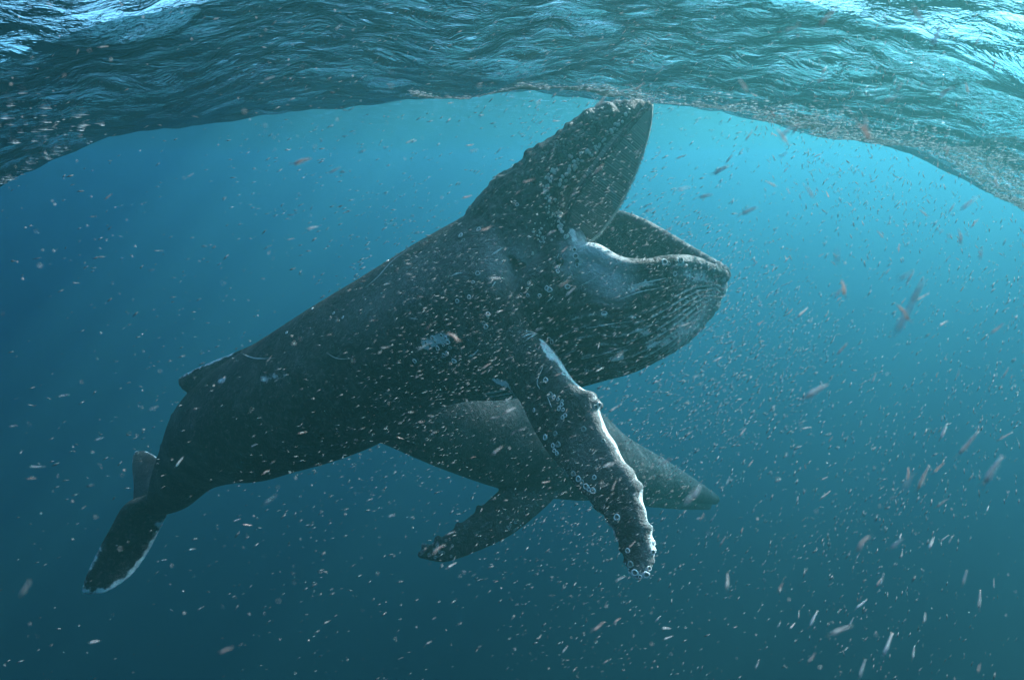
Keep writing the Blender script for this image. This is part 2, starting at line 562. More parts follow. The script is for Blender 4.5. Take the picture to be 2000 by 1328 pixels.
# upper jaw, thrown up and back
ros = [  # centre x, y, distance, half width towards the lip in px, width/thickness shaping
    (985, 470, 8.75, 100, 0.50), (1012, 425, 8.65, 90, 0.50), (1048, 378, 8.5, 73, 0.42), (1086, 330, 8.35, 60, 0.36), (1130, 288, 8.2, 52, 0.30),
    (1165, 255, 8.05, 45, 0.25), (1194, 234, 7.95, 38, 0.20), (1220, 221, 7.88, 29, 0.16), (1243, 211, 7.82, 19, 0.11), (1260, 203, 7.78, 10, 0.06), (1270, 198, 7.75, 4, 0.03)]
RR = catmull(ros, 60)
RC = np.array([P(a, b, c) for a, b, c, d, e in RR])
tan = np.gradient(RC, axis=0)
PHI = R(38)
G = []
ROS_FR = []
for i in range(60):
    t = nrm(tan[i])
    toward = nrm(CAMn - RC[i]); toward = nrm(toward - t * (toward @ t))
    side = nrm(np.cross(toward, t))              # across the jaw, in the picture plane
    if side @ (P(RR[i, 0] - 50, RR[i, 1] - 50, RR[i, 2]) - RC[i]) < 0:
        side = -side                              # towards the back of the whale
    dors = math.cos(PHI) * side + math.sin(PHI) * toward
    wid = nrm(np.cross(t, dors))
    if wid @ toward < 0:
        wid = -wid
    app = RR[i, 3] * RR[i, 2] / F                 # apparent half extent
    hn = RR[i, 4]
    hw = math.sqrt(max((app ** 2 - (hn * math.cos(PHI)) ** 2), 0.0004)) / math.sin(PHI)
    hw = min(hw, hn * 2.6)
    ROS_FR.append((RC[i], t, dors, wid, hn, hw))
    S = section(RC[i], dors, wid, hn, hw, 40, 2.3, 0.25)
    G.append(S)
soup.grid(np.array(G))
# splash guard in front of the blowholes
for kx, ky, kd, kr in ((1062, 296, 8.3, 0.13), (1080, 285, 8.25, 0.12), (1045, 308, 8.35, 0.13)):
    soup.ball(P(kx, ky, kd), kr)

# lower jaw and throat pouch: an open bowl with a thick rim
near_rim = [P(1075, 520, 8.25), P(1122, 487, 8.0), P(1160, 483, 7.9), P(1205, 508, 7.78), P(1255, 514, 7.75), P(1305, 506, 7.8), P(1350, 508, 7.95), P(1392, 524, 8.15), P(1418, 540, 8.4)]
far_rim = [P(1120, 400, 10.0), P(1160, 408, 10.0), P(1205, 412, 9.95), P(1252, 428, 9.8), P(1300, 455, 9.6), P(1345, 483, 9.35), P(1378, 503, 9.05), P(1405, 520, 8.75), P(1420, 537, 8.5)]
keel = [P(1085, 752, 9.2), P(1130, 735, 9.1), P(1185, 720, 9.0), P(1240, 704, 8.95), P(1295, 685, 8.9), P(1345, 662, 8.8), P(1378, 628, 8.7), P(1402, 600, 8.6), P(1420, 566, 8.5)]
NJ = 90
nr, frm, kl = catmull(near_rim, NJ), catmull(far_rim, NJ), catmull(keel, NJ)
# the chin notch: the pouch starts to bulge just behind the chin
TH = np.linspace(0, math.pi, 61)


def bowl(i, inset):
    C = (nr[i] + frm[i]) / 2; W = (nr[i] - frm[i]) / 2; D = kl[i] - C
    pw, pd = 0.62, 0.80
    c, s = np.cos(TH), np.sin(TH)
    cw = np.sign(c) * np.abs(c) ** pw; sw = np.abs(s) ** pd
    u = i / (NJ - 1)
    notch = 1 - 0.17 * np.exp(-((u - 0.93) / 0.03) ** 2) * s ** 0.5
    bulge = 1 + 0.10 * math.sin(math.pi * min(1, u * 1.05)) * np.sin(TH) ** 2 * (np.abs(c))
    g = C[None, :] + np.outer(cw * bulge, W) * notch[:, None] + np.outer(sw * notch, D)
    if inset:
        cen = C + D * 0.35
        g = g + (cen - g) * np.minimum(1, inset / np.linalg.norm(cen - g, axis=1))[:, None] * (0.35 + 0.65 * np.minimum(1, s * 3))[:, None]
    return g


Jout = np.array([bowl(i, 0.0) for i in range(NJ)])
Jin = np.array([bowl(i, 0.20) for i in range(NJ)])
# the shell: outer U then inner U back, each ring closed
shell = np.concatenate([Jout, Jin[:, ::-1]], 1)
soup.grid(shell)
# rounded lips along both rims
def rod(pts, rad, n=10):
    c = np.asarray(pts); t = np.gradient(c, axis=0); G = []
    for i in range(len(c)):
        a = nrm(np.cross(t[i], (0, 0, 1))); b = nrm(np.cross(t[i], a)); r = rad[i] if hasattr(rad, '__len__') else rad
        th = np.linspace(0, 2 * math.pi, n, endpoint=False)
        G.append(c[i] + r * (np.outer(np.cos(th), a) + np.outer(np.sin(th), b)))
    return np.array(G)
soup.grid(rod(nr + (kl - nr) * 0.03, np.linspace(0.11, 0.07, NJ)))
soup.grid(rod(frm + (kl - frm) * 0.03, np.linspace(0.09, 0.06, NJ)))
# the corner of the mouth joins jaw and head
soup.grid(rod(catmull([P(1100, 400, 8.35), P(1108, 450, 8.2), P(1118, 490, 8.12), P(1118, 530, 8.12), P(1105, 575, 8.2)], 24), 0.20 * np.sin(np.linspace(0.5, 2.6, 24)), 14))
soup.ball(P(1090, 500, 8.25), 0.30)
soup.ball(P(1075, 560, 8.3), 0.45)

# near flipper
fl_lead = [P(1010, 640, 8.5), P(1042, 650, 8.05), P(1080, 690, 7.75), P(1114, 738, 7.5), P(1158, 780, 7.25), P(1186, 845, 7.05), P(1214, 893, 6.9), P(1246, 948, 6.75), P(1260, 1003, 6.6), P(1272, 1048, 6.5), P(1276, 1092, 6.42), P(1264, 1122, 6.38), P(1252, 1131, 6.37)]
fl_trail = [P(930, 742, 8.7), P(978, 756, 8.3), P(1014, 780, 8.05), P(1036, 826, 7.75), P(1064, 876, 7.45), P(1104, 926, 7.2), P(1140, 968, 7.0), P(1178, 1012, 6.8), P(1198, 1042, 6.65), P(1210, 1075, 6.55), P(1222, 1108, 6.45), P(1234, 1128, 6.4), P(1246, 1133, 6.38)]
fl_c = catmull(fl_lead, 240)
# scalloped leading edge: knobs of unequal size and spacing
scal = np.zeros(240)
uu = np.linspace(0, 1, 240)
for c_, a_, w_ in ((0.325, 0.085, 0.016), (0.45, 0.03, 0.03), (0.545, 0.05, 0.02), (0.59, 0.075, 0.016), (0.66, 0.022, 0.02), (0.72, 0.06, 0.016), (0.765, 0.035, 0.014), (0.80, 0.05, 0.014), (0.845, 0.04, 0.013), (0.885, 0.035, 0.012), (0.925, 0.03, 0.012), (0.965, 0.025, 0.01)):
    scal += 0.75 * a_ * np.exp(-((uu - c_) / w_) ** 2)
ft_c = catmull(fl_trail, 240)
dd = fl_c - ft_c; dd /= np.linalg.norm(dd, axis=1)[:, None]
fl_c = fl_c + dd * scal[:, None]
tsc = 0.014 * np.sin(uu * 95) * smooth01((uu - 0.45) / 0.1)
ft_c = ft_c - dd * tsc[:, None]
def blade_raw(L, T, thick, n=28):
    r = len(L); th = np.interp(np.linspace(0, 1, r), np.linspace(0, 1, len(thick)), thick)
    mid = (L + T) / 2
    k = np.ones(25) / 25
    sm = np.stack([np.convolve(np.pad(mid[:, q], 12, mode='edge'), k, 'valid') for q in range(3)], 1)
    tan = np.gradient(sm, axis=0); G = []
    for i in range(r):
        ch = T[i] - L[i]; w_ = np.linalg.norm(ch); c = nrm(ch); up = nrm(np.cross(c, nrm(tan[i])))
        a = np.linspace(0, 2 * math.pi, n, endpoint=False); s_ = (1 - np.cos(a)) / 2
        prof = np.sign(np.sin(a)) * (np.abs(np.sin(a)) ** 0.6) * (1 - 0.6 * s_)
        G.append(L[i][None, :] + np.outer(s_ * w_, c) + np.outer(prof * th[i], up))
    return np.array(G)
soup.grid(blade_raw(fl_c, ft_c, [0.32, 0.27, 0.21, 0.17, 0.15, 0.13, 0.12, 0.11, 0.10, 0.09, 0.075, 0.06, 0.045]))
for kx, ky, kd, kr in ((1168, 787, 7.2, 0.055), (1176, 792, 7.25, 0.04)):
    soup.ball(P(kx - 3, ky, kd), kr)
# far flipper root, hidden behind the throat
soup.grid(blade([P(1060, 700, 10.0), P(1100, 730, 10.6), P(1130, 720, 11.3), P(1150, 700, 12.0)], [P(980, 720, 10.2), P(1040, 742, 10.8), P(1090, 735, 11.4), P(1140, 705, 12.0)], [0.25, 0.15, 0.1, 0.05], 24, 16))

co, no, quads = union(soup, 0.021, 5)
print('whale verts', len(co))

# --- throat pleats: real grooves pressed into the pouch
JS = []
JP = []
u_ = np.linspace(0, 1, NJ)
for i in range(NJ):
    pass
from_i = np.linspace(0, NJ - 1, 330)
th_i = np.linspace(0, 60, 420)
fi0 = np.floor(from_i).astype(int).clip(0, NJ - 2); ff = from_i - fi0
ti0 = np.floor(th_i).astype(int).clip(0, 59); tf = th_i - ti0
A = Jout[fi0][:, ti0]; B_ = Jout[fi0 + 1][:, ti0]; C_ = Jout[fi0][:, ti0 + 1]; D_ = Jout[fi0 + 1][:, ti0 + 1]
f1 = ff[:, None, None]; f2 = tf[None, :, None]
arc = np.r_[0, np.cumsum(np.linalg.norm(np.diff(Jout, axis=1), axis=2)[20:70].mean(0))]; arc /= arc[-1]
arc_t = np.interp(th_i, np.arange(61), arc)
surf = ((A * (1 - f1) + B_ * f1) * (1 - f2) + (C_ * (1 - f1) + D_ * f1) * f2).reshape(-1, 3)
pu = np.repeat(np.linspace(0, 1, 330), 420); pt = np.tile(arc_t, 330)
par, dist = nearest_param(co, surf, np.stack([pu, pt], 1), 0.10)
ok = ~np.isnan(par[:, 0])
U_, T_ = np.nan_to_num(par[:, 0]), np.nan_to_num(par[:, 1])
NP = 42
warp = 0.003 * np.sin(U_ * 7 + T_ * 20)
ph = (T_ + warp) * NP * 2 * math.pi
crest = 0.5 + 0.5 * np.cos(ph)
mask = ok * smooth01((T_ - 0.09) / 0.06) * smooth01((0.91 - T_) / 0.06) * smooth01(U_ / 0.04) * smooth01((0.985 - U_) / 0.05)
facing = smooth01((0.10 - dist) / 0.05)
mask = mask * facing
co = co + no * ((crest ** 0.6 - 0.75) * 0.075 * mask)[:, None]
ridge = crest * mask * (0.72 + 0.55 * smooth01((U_ - 0.35) / 0.5))
# --- pleats run on under the chest
TGs = TG[78:110]
nbel = TGs.shape[1]
# belly half of the trunk sections
kk = np.arange(nbel)
gi = np.linspace(0, TGs.shape[0] - 1, 160); gj = np.linspace(18, 54, 360)
g0 = np.floor(gi).astype(int).clip(0, TGs.shape[0] - 2); gf = (gi - g0)[:, None, None]
h0 = np.floor(gj).astype(int); hf = (gj - h0)[None, :, None]
S_ = ((TGs[g0][:, h0] * (1 - gf) + TGs[g0 + 1][:, h0] * gf) * (1 - hf) + (TGs[g0][:, h0 + 1] * (1 - gf) + TGs[g0 + 1][:, h0 + 1] * gf) * hf).reshape(-1, 3)
par2, dist2 = nearest_param(co, S_, np.stack([np.repeat(np.linspace(0, 1, 160), 360), np.tile(np.linspace(0, 1, 360), 160)], 1), 0.08)
ok2 = ~np.isnan(par2[:, 0])
U2, T2 = np.nan_to_num(par2[:, 0]), np.nan_to_num(par2[:, 1])
m2 = ok2 * smooth01((T2 - 0.22) / 0.08) * smooth01((0.78 - T2) / 0.08) * smooth01((U2 - 0.1) / 0.4) * (1 - np.clip(mask * 2, 0, 1))
crest2 = 0.5 + 0.5 * np.cos(T2 * 30 * 2 * math.pi)
co = co + no * ((crest2 ** 0.6 - 0.75) * 0.035 * m2)[:, None]
ridge = np.maximum(ridge, crest2 * m2)

# --- rough, lumpy skin on the snout and chin
from mathutils import noise as mnoise
dr = poly_dist(co, RC[12:]); dch = poly_dist(co, kl[60:])
for i in np.where((dr < 0.95) | (dch < 0.7))[0]:
    p_ = Vector(co[i])
    amt = max(smooth01((0.95 - dr[i]) / 0.3), 0.6 * smooth01((0.7 - dch[i]) / 0.3))
    co[i] += no[i] * amt * (0.045 * mnoise.noise(p_ * 4.5) + 0.035 * mnoise.noise(p_ * 11.0))
BT0 = BVHTree.FromPolygons([Vector(c) for c in co], [tuple(int(a) for a in q) for q in quads])


def skin_line(px):
    out_ = []
    for x, y in px:
        h = BT0.ray_cast(CAM, Vector(P(x, y, 1.0) - CAMn).normalized())
        if h[0] is not None: out_.append(np.array(h[0]))
    return out_


# --- white edge pigment, and soft pale areas
white = np.zeros(len(co)); pale = np.zeros(len(co))
def paint(line, reach, val):
    global white
    d = poly_dist(co, np.asarray(line))
    white = np.maximum(white, val * smooth01(1 - d / reach))
def paint_pale(line, reach, val):
    global pale
    d = poly_dist(co, np.asarray(line))
    pale = np.maximum(pale, val * smooth01(1 - d / reach))
fl_lead_c, fl_trail_c = catmull(fl_lead, 60), catmull(fl_trail, 60)
paint(fl_lead_c[7:46], 0.13, 0.97); paint_pale(fl_lead_c[10:], 0.20, 0.15)
paint(fl_lead_c[44:], 0.16, 0.9)
paint(fl_trail_c[24:], 0.16, 0.78)
paint(catmull(near_trail, 40)[3:], 0.42, 1.0); paint(catmull(near_lead, 30)[16:], 0.22, 0.85); paint(catmull(far_trail, 30), 0.25, 0.8); paint(catmull(far_lead, 30)[10:], 0.20, 0.85)
paint(fin_top[1:], 0.15, 0.95)
paint(kl[66:], 0.5, 0.82); paint(kl[30:70], 0.3, 0.76); paint_pale(kl[68:], 0.5, 0.5)
paint(nr[62:], 0.26, 0.58)
paint(frm[30:], 0.06, 0.5); paint_pale(frm, 0.22, 0.3)
paint_pale([P(1150, 490, 7.9), P(1170, 520, 7.8), P(1195, 545, 7.75)], 0.40, 1.0)  # paler patch beside the corner of the mouth
paint_pale(nr[10:34], 0.10, 0.15)
paint_pale([P(1000, 510, 8.0), P(975, 530, 8.1)], 0.42, 0.3)
paint([P(835, 672, 8.6), P(878, 660, 8.5)], 0.24, 0.70)
paint([P(1128, 470, 8.1), P(1133, 520, 8.0)], 0.10, 0.75)
paint([P(960, 745, 8.2), P(1000, 750, 8.1)], 0.12, 0.6)
paint([P(1200, 205, 7.8), P(1262, 200, 7.7)], 0.12, 0.5)


for ln, r_, v_ in (([(1382, 600), (1372, 620), (1350, 642), (1325, 655)], 0.30, 0.88), ([(1400, 560), (1385, 575), (1410, 545)], 0.26, 0.86), ([(1330, 515), (1360, 535), (1385, 545), (1405, 548)], 0.26, 0.82),
                   ([(1300, 664), (1260, 680), (1200, 702), (1150, 720)], 0.18, 0.85), ([(1240, 648), (1290, 645), (1330, 632)], 0.14, 0.82), ([(1210, 570), (1260, 556), (1310, 545)], 0.14, 0.80),
                   ([(830, 672), (850, 664), (880, 660)], 0.22, 0.88), ([(905, 690), (935, 682)], 0.12, 0.6), ([(955, 740), (990, 752), (1000, 765)], 0.14, 0.85), ([(1000, 745), (1012, 756)], 0.08, 0.6), ([(1116, 452), (1126, 480), (1131, 515)], 0.11, 0.9),
                   ([(1060, 672), (1080, 700)], 0.14, 0.85), ([(425, 745), (440, 740)], 0.2, 0.74), ([(505, 740), (555, 735)], 0.2, 0.72)):
    L_ = skin_line(ln)
    if len(L_) > 1: paint(L_, r_, v_)
for ln, r_, v_ in (([(1385, 598), (1365, 628), (1335, 650)], 0.45, 0.45), ([(1140, 500), (1165, 520), (1190, 540)], 0.42, 0.75), ([(1345, 525), (1395, 550)], 0.35, 0.25), ([(985, 510), (1015, 520)], 0.5, 0.22), ([(930, 480), (800, 560), (700, 600)], 0.8, 0.07)):
    L_ = skin_line(ln)
    if len(L_) > 1: paint_pale(L_, r_, v_)
mod = (np.sin(co[:, 0] * 9.1 + 1) * np.sin(co[:, 2] * 11.3 + 2) + np.sin(co[:, 0] * 23.1 + co[:, 1] * 7) * np.sin(co[:, 2] * 19.7)) * 0.5
white = np.clip(white * (0.90 + 0.38 * mod), 0, 1)


def whale_object(name, co, quads, mat, white, pale, ridge, parent):
    o = fast_mesh(name, co, quads, mat, parent)
    add_attr(o.data, 'white', white); add_attr(o.data, 'pale', pale); add_attr(o.data, 'ridge', ridge)
    return o


whale = bpy.data.objects.new('humpback_whale', None); col.objects.link(whale)
tag(whale, 'huge dark humpback whale in front, mouth gaping open with its snout up at the surface', 'whale', 'humpback whales')
body = whale_object('body', co, quads, m_skin, white, pale, ridge, whale)


def tree_of(o):
    me = o.data
    vs = [v.co.copy() for v in me.vertices]
    return BVHTree.FromPolygons(vs, [tuple(p.vertices) for p in me.polygons])


BT = tree_of(body)


def on_skin(bt, px, py):
    d = Vector(P(px, py, 1.0) - CAMn).normalized()
    h = bt.ray_cast(CAM, d)
    return (h[0], h[1]) if h[0] is not None else (None, None)


# --- baleen: a row of horn plates hanging from the lip of the raised jaw
lip = catmull([P(1268, 199, 7.72), P(1245, 226, 7.70), P(1205, 275, 7.72), P(1160, 333, 7.80), P(1122, 385, 7.92), P(1108, 425, 8.02), P(1116, 462, 8.08)], 170)
rimb = catmull([P(1273, 201, 7.75), P(1268, 250, 7.85), P(1250, 312, 7.98), P(1222, 378, 8.12), P(1190, 432, 8.20), P(1158, 468, 8.22), P(1130, 478, 8.18)], 170)
V_, F_, FV, FF = [], [], [], []
tl = np.gradient(lip, axis=0)
for i in range(1, 169):
    t = nrm(tl[i]); d = rimb[i] - lip[i]; L = np.linalg.norm(d)
    if L < 0.02: continue
    n_ = nrm(np.cross(t, d))
    if n_ @ (CAMn - lip[i]) < 0: n_ = -n_
    hw = np.linalg.norm(tl[i]) * 0.46
    hb = np.linalg.norm(rimb[min(i + 1, 169)] - rimb[i]) * 0.46
    rows = []
    jit = 1 + rng.normal(0, 0.006)
    for q in np.linspace(0, 1, 10):
        c = lip[i] + d * q * jit + n_ * (0.04 * math.sin(math.pi * q * 0.9) * min(1, L))
        wq = hw * (1 - q) + hb * q
        dep = 0.10 * (1 - q) + 0.02
        # plates stand edge-on, slightly fanned
        fan = t * wq * 0.5
        rows.append([c - t * wq, c + t * wq, c + t * wq - n_ * dep + fan, c - t * wq - n_ * dep + fan])
    o = len(V_)
    for r in rows: V_ += r
    for q in range(9):
        for k in range(4):
            F_.append((o + q * 4 + k, o + q * 4 + (k + 1) % 4, o + (q + 1) * 4 + (k + 1) % 4, o + (q + 1) * 4 + k))
    F_ += [(o + 3, o + 2, o + 1, o), (o + 36, o + 37, o + 38, o + 39)]
    # pale bristles at the free end
    e = rows[-1]
    for b in range(5):
        s0 = (e[0] + e[1]) / 2 + t * rng.normal(0, hb); s1 = s0 + nrm(d) * rng.uniform(0.015, 0.05) + n_ * rng.normal(0, 0.008)
        o2 = len(FV)
        FV += [s0 - t * 0.004, s0 + t * 0.004, s0 - n_ * 0.008, s1]
        FF += [(o2, o2 + 1, o2 + 3), (o2 + 1, o2 + 2, o2 + 3), (o2 + 2, o2, o2 + 3)]
bal = mesh_obj('baleen', V_, F_, m_baleen, whale, smooth=False)
tag(bal, kind='stuff')
tone = []
for k_ in range(len(V_) // 40):
    u0 = k_ / (len(V_) // 40)
    tone += [min(1, max(0, 0.16 + 0.62 * (1 - u0) ** 1.5 + (0.20 if k_ % 2 else 0) * rng.uniform(0.6, 1.3) + rng.normal(0, 0.07)))] * 40
add_attr(bal.data, 'tone', tone)
fr_ = mesh_obj('baleen_fringe', FV, FF, m_fringe, bal, smooth=False)
tag(fr_, kind='stuff')
gum = Soup(); gum.grid(rod(lip[::3] - 0.02 * np.array((0, 0, 1)), 0.035, 8))
mesh_obj('gum', np.vstack(gum.v), gum.f, m_skin, whale)
gum = Soup(); gum.grid(rod(rimb[2:167:3], 0.020, 6))
mesh_obj('fringe_edge', np.vstack(gum.v), gum.f, m_fringe, bal)

# --- eye
ep, en = on_skin(BT, 1093, 512)
if ep:
    S = Soup(); S.ball((0, 0, 0), 0.06)
    eye = mesh_obj('eye', np.vstack(S.v), S.f, m_eye, whale); eye.location = ep - en * 0.02
#EXTRAS
# --- knobs and barnacles growing on the skin
def low_ball(name, mat, squash=0.8, seg=8, rings=5):
    bm = bmesh.new()
    bmesh.ops.create_uvsphere(bm, u_segments=seg, v_segments=rings, radius=1.0)
    for v in bm.verts: v.co.z *= squash
    me = bpy.data.meshes.new(name); bm.to_mesh(me); bm.free(); me.shade_smooth(); me.materials.append(mat)
    return me


def ring_mesh(name, mat):
    """an acorn barnacle: a low six-sided crater with a raised rim"""
    V, F = [], []
    prof = [(1.0, 0.0), (0.92, 0.42), (0.72, 0.62), (0.58, 0.30), (0.0, 0.18)]
    n = 10
    for r_, z_ in prof[:-1]:
        for k in range(n):
            a = 2 * math.pi * k / n; rr = r_ * (1 + 0.07 * math.cos(3 * a))
            V.append((rr * math.cos(a), rr * math.sin(a), z_))
    V.append((0, 0, 0.12))
    for q in range(3):
        for k in range(n):
            F.append((q * n + k, q * n + (k + 1) % n, (q + 1) * n + (k + 1) % n, (q + 1) * n + k))
    me = bpy.data.meshes.new(name)
    me.from_pydata(V, [], F + [(3 * n + k, 3 * n + (k + 1) % n, 4 * n) for k in range(n)])
    me.materials.append(mat); me.materials.append(m_tub)
    for p in me.polygons[3 * n:]: p.material_index = 1
    me.shade_smooth()
    return me


me_tub = low_ball('tubercle', m_tub, 0.85)
me_tub2 = low_ball('tubercle', plain_mat('pale_tubercle_skin', (0.62, 0.61, 0.53), 0.6, 0.3, 20, 0.4), 0.8)
me_ring = ring_mesh('barnacle', m_barn)
me_ring2 = ring_mesh('barnacle', plain_mat('old_barnacle_shell', (0.30, 0.34, 0.32), 0.7, 0.4, 60))


def stick(name, me, bt, px, py, r, parent, sink=0.25, zs=1.0):
    p, n_ = on_skin(bt, px, py)
    if p is None:
        return None
    o = bpy.data.objects.new(name, me); col.objects.link(o); o.parent = parent
    o.location = p - n_ * r * sink
    o.rotation_euler = n_.to_track_quat('Z', 'Y').to_euler()
    o.scale = (r * random.uniform(0.85, 1.15), r * random.uniform(0.85, 1.15), r * zs)
    return o


rings_px = [(1018, 575), (1031, 577), (1054, 577), (1068, 563), (1073, 566), (1018, 549), (1033, 553), (933, 534), (924, 551), (916, 580), (893, 588), (953, 614), (945, 631), (949, 638), (810, 705),
            (879, 679), (867, 694), (873, 690), (887, 705), (1105, 463), (1090, 522), (1089, 530), (1127, 518), (1126, 510), (1108, 560), (670, 620), (652, 612), (1058, 470), (1101, 730), (1075, 771), (1082, 775), (1090, 780),
            (1098, 783), (1092, 798), (1100, 800), (1097, 790), (1099, 815), (1104, 811), (1066, 742), (1043, 801), (1085, 847), (1065, 854), (1080, 870), (1090, 868), (1083, 880), (1088, 885), (1140, 838), (1178, 861), (1161, 932), (1120, 925), (1130, 935),
            (1137, 942), (1158, 958), (1145, 950), (1150, 955), (1205, 1010), (1226, 1075), (1231, 1102), (1240, 1118), (1268, 1110), (1275, 1078), (1277, 1060), (1262, 1122), (1250, 1126), (1170, 790), (1163, 795), (1078, 668), (1072, 662), (980, 800),
            (1315, 521), (1318, 535), (1298, 512), (1306, 515), (1322, 512), (1345, 532), (1330, 508), (1352, 545), (1338, 520), (1356, 522), (1370, 540), (1362, 560), (1238, 620), (1180, 612), (870, 660), (850, 668), (840, 676), (862, 655), (832, 670),
            (855, 680), (875, 668), (845, 660), (866, 674), (757, 510), (765, 520), (700, 543), (610, 603), (560, 650), (905, 470), (935, 448), (900, 460), (1010, 400), (1122, 488), (1124, 500)]
for px, py in rings_px:
    stick('barnacle', me_ring if random.random() < 0.7 else me_ring2, BT, px, py, random.uniform(0.022, 0.037), whale, 0.1, 0.8)
for k in range(70):                                      # crusted chin
    px = 1400 - abs(random.gauss(0, 32)); py = random.uniform(508, 600) + (1400 - px) * -0.05
    stick('barnacle', me_ring, BT, px, py, random.uniform(0.010, 0.022), whale, 0.1, 0.8)


def scatter_knobs(line, n, spread, rlo, rhi, me):
    L = np.asarray(line, float); seg = np.linalg.norm(np.diff(L, axis=0), axis=1); cum = np.r_[0, np.cumsum(seg)]
    for k in range(n):
        t = random.uniform(0, cum[-1]); x = np.interp(t, cum, L[:, 0]); y = np.interp(t, cum, L[:, 1])
        stick('tubercle', me, BT, x + random.gauss(0, spread), y + random.gauss(0, spread), random.uniform(rlo, rhi), whale, 0.15, 0.9)


scatter_knobs([(1228, 222), (1190, 262), (1150, 305)], int(26 * 1.3), 3.5, 0.012, 0.024, me_tub2)
scatter_knobs([(1085, 330), (1060, 372), (1088, 402), (1094, 440), (1110, 466)], int(56 * 1.3), 5.0, 0.012, 0.024, me_tub2)
scatter_knobs([(1150, 290), (1112, 330), (1095, 380)], 26, 9, 0.016, 0.030, me_tub2)
scatter_knobs([(1225, 205), (1180, 215), (1135, 262), (1090, 300)], 60, 11, 0.014, 0.030, me_tub)
scatter_knobs([(1120, 255), (1060, 310), (1010, 360)], 26, 7, 0.016, 0.030, me_tub)
scatter_knobs([(1080, 390), (1060, 450), (1050, 480)], 40, 14, 0.010, 0.020, me_tub2)

def scar(pts_px, wdt, parent, bt):
    L = catmull(np.asarray(pts_px, float), 5 * len(pts_px)); V, F = [], []; prev = None
    hits = [on_skin(bt, x, y) for x, y in L]
    hits = [h for h in hits if h[0] is not None]
    for i, (p, n_) in enumerate(hits):
        q = hits[min(i + 1, len(hits) - 1)][0] - hits[max(i - 1, 0)][0]
        sd_ = q.cross(n_).normalized() * wdt * math.sin(math.pi * (i + 0.6) / (len(hits) + 0.2)) * random.uniform(0.6, 1.2)
        V += [p + n_ * 0.006 - sd_, p + n_ * 0.012, p + n_ * 0.006 + sd_]
        if i: F += [(3 * i - 3, 3 * i - 2, 3 * i + 1, 3 * i), (3 * i - 2, 3 * i - 1, 3 * i + 2, 3 * i + 1)]
    if F: mesh_obj('scar', V, F, m_scar, parent)


m_scar = plain_mat('scar_tissue', (0.60, 0.65, 0.62), 0.6, 0.2, 60)
for ln, wd in (([(1020, 660), (1032, 654), (1048, 652)], 0.014), ([(1024, 648), (1036, 649), (1046, 652)], 0.010), ([(1028, 665), (1038, 658), (1050, 652)], 0.010), ([(914, 696), (924, 693), (934, 684)], 0.014), ([(925, 692), (935, 682)], 0.008),
               ([(958, 500), (970, 492), (981, 484)], 0.012), ([(961, 560), (968, 550)], 0.010), ([(880, 540), (893, 535), (905, 533)], 0.012), ([(1088, 505), (1092, 495)], 0.008), ([(1099, 500), (1105, 493)], 0.008), ([(1112, 500), (1118, 494)], 0.008),
               ([(1068, 590), (1074, 585), (1080, 578)], 0.010), ([(715, 562), (740, 540), (765, 512), (795, 490)], 0.010), ([(800, 622), (808, 622), (818, 624)], 0.007), ([(1055, 760), (1050, 745), (1062, 715)], 0.008), ([(1078, 795), (1070, 775)], 0.007),
               ([(555, 735), (562, 731)], 0.016), ([(640, 690), (660, 700), (690, 700)], 0.006), ([(470, 690), (500, 700), (540, 700)], 0.008), ([(990, 780), (1010, 790), (1020, 812)], 0.007), ([(1135, 700), (1180, 690), (1225, 676)], 0.006), ([(1145, 640), (1190, 634), (1235, 628)], 0.008),
               ([(1225, 560), (1262, 552), (1300, 543)], 0.012), ([(1210, 585), (1250, 570), (1290, 562)], 0.008), ([(1130, 560), (1160, 545), (1200, 520)], 0.007)):
    scar(ln, wd, whale, BT)

# ------------------------------------------------------------------ the second whale, lower and farther off
rows2 = [(642, 742, 632, 786, 15.4), (692, 715, 668, 830, 15.7), (748, 700, 708, 850, 16.0), (810, 694, 758, 870, 16.4), (920, 720, 862, 914, 17.2), (1020, 742, 985, 956, 18.4),
         (1120, 775, 1100, 974, 20.4), (1205, 842, 1180, 972, 23.0), (1290, 892, 1262, 974, 26.0), (1352, 932, 1335, 980, 28.6), (1394, 962, 1390, 984, 31.0)]
soup2 = Soup()
TG2, TC2 = tube_from_outline(rows2, [0.6, 0.8, 0.95, 1.0, 1.0, 1.0, 0.98, 1.0, 1.1, 1.2, 1.3], 90, 56, 2.1, 0.15)
soup2.grid(TG2)
# lower jaw slung under the snout
G = []
LJ = catmull([(1120, 900, 20.3, 60), (1190, 912, 22.6, 54), (1260, 935, 25.2, 42), (1330, 960, 27.9, 25), (1386, 978, 30.6, 10)], 30)
for x, y, d, h in LJ:
    c = P(x, y + 6, d); hh = h * d / F
    G.append(section(c, np.array((0.15, 0, 1.0)) / 1.011, np.array((0.0, 1.0, 0.0)), hh, hh * 1.3, 30, 2.3))
soup2.grid(np.array(G))
l2 = [P(1010, 930, 18.0), P(970, 962, 17.6), P(928, 1000, 17.2), P(876, 1040, 16.9), P(838, 1064, 16.6), P(814, 1080, 16.4)]
t2 = [P(1090, 965, 18.6), P(1062, 994, 18.0), P(1000, 1044, 17.4), P(930, 1078, 17.0), P(870, 1098, 16.6), P(818, 1090, 16.4)]
soup2.grid(blade(l2, t2, [0.40, 0.32, 0.24, 0.18, 0.13, 0.09], 50, 20))
for a, b, d in ((895, 1026, 17.0), (855, 1052, 16.75), (830, 1067, 16.55), (935, 993, 17.3)):
    soup2.ball(P(a, b, d), 0.10)
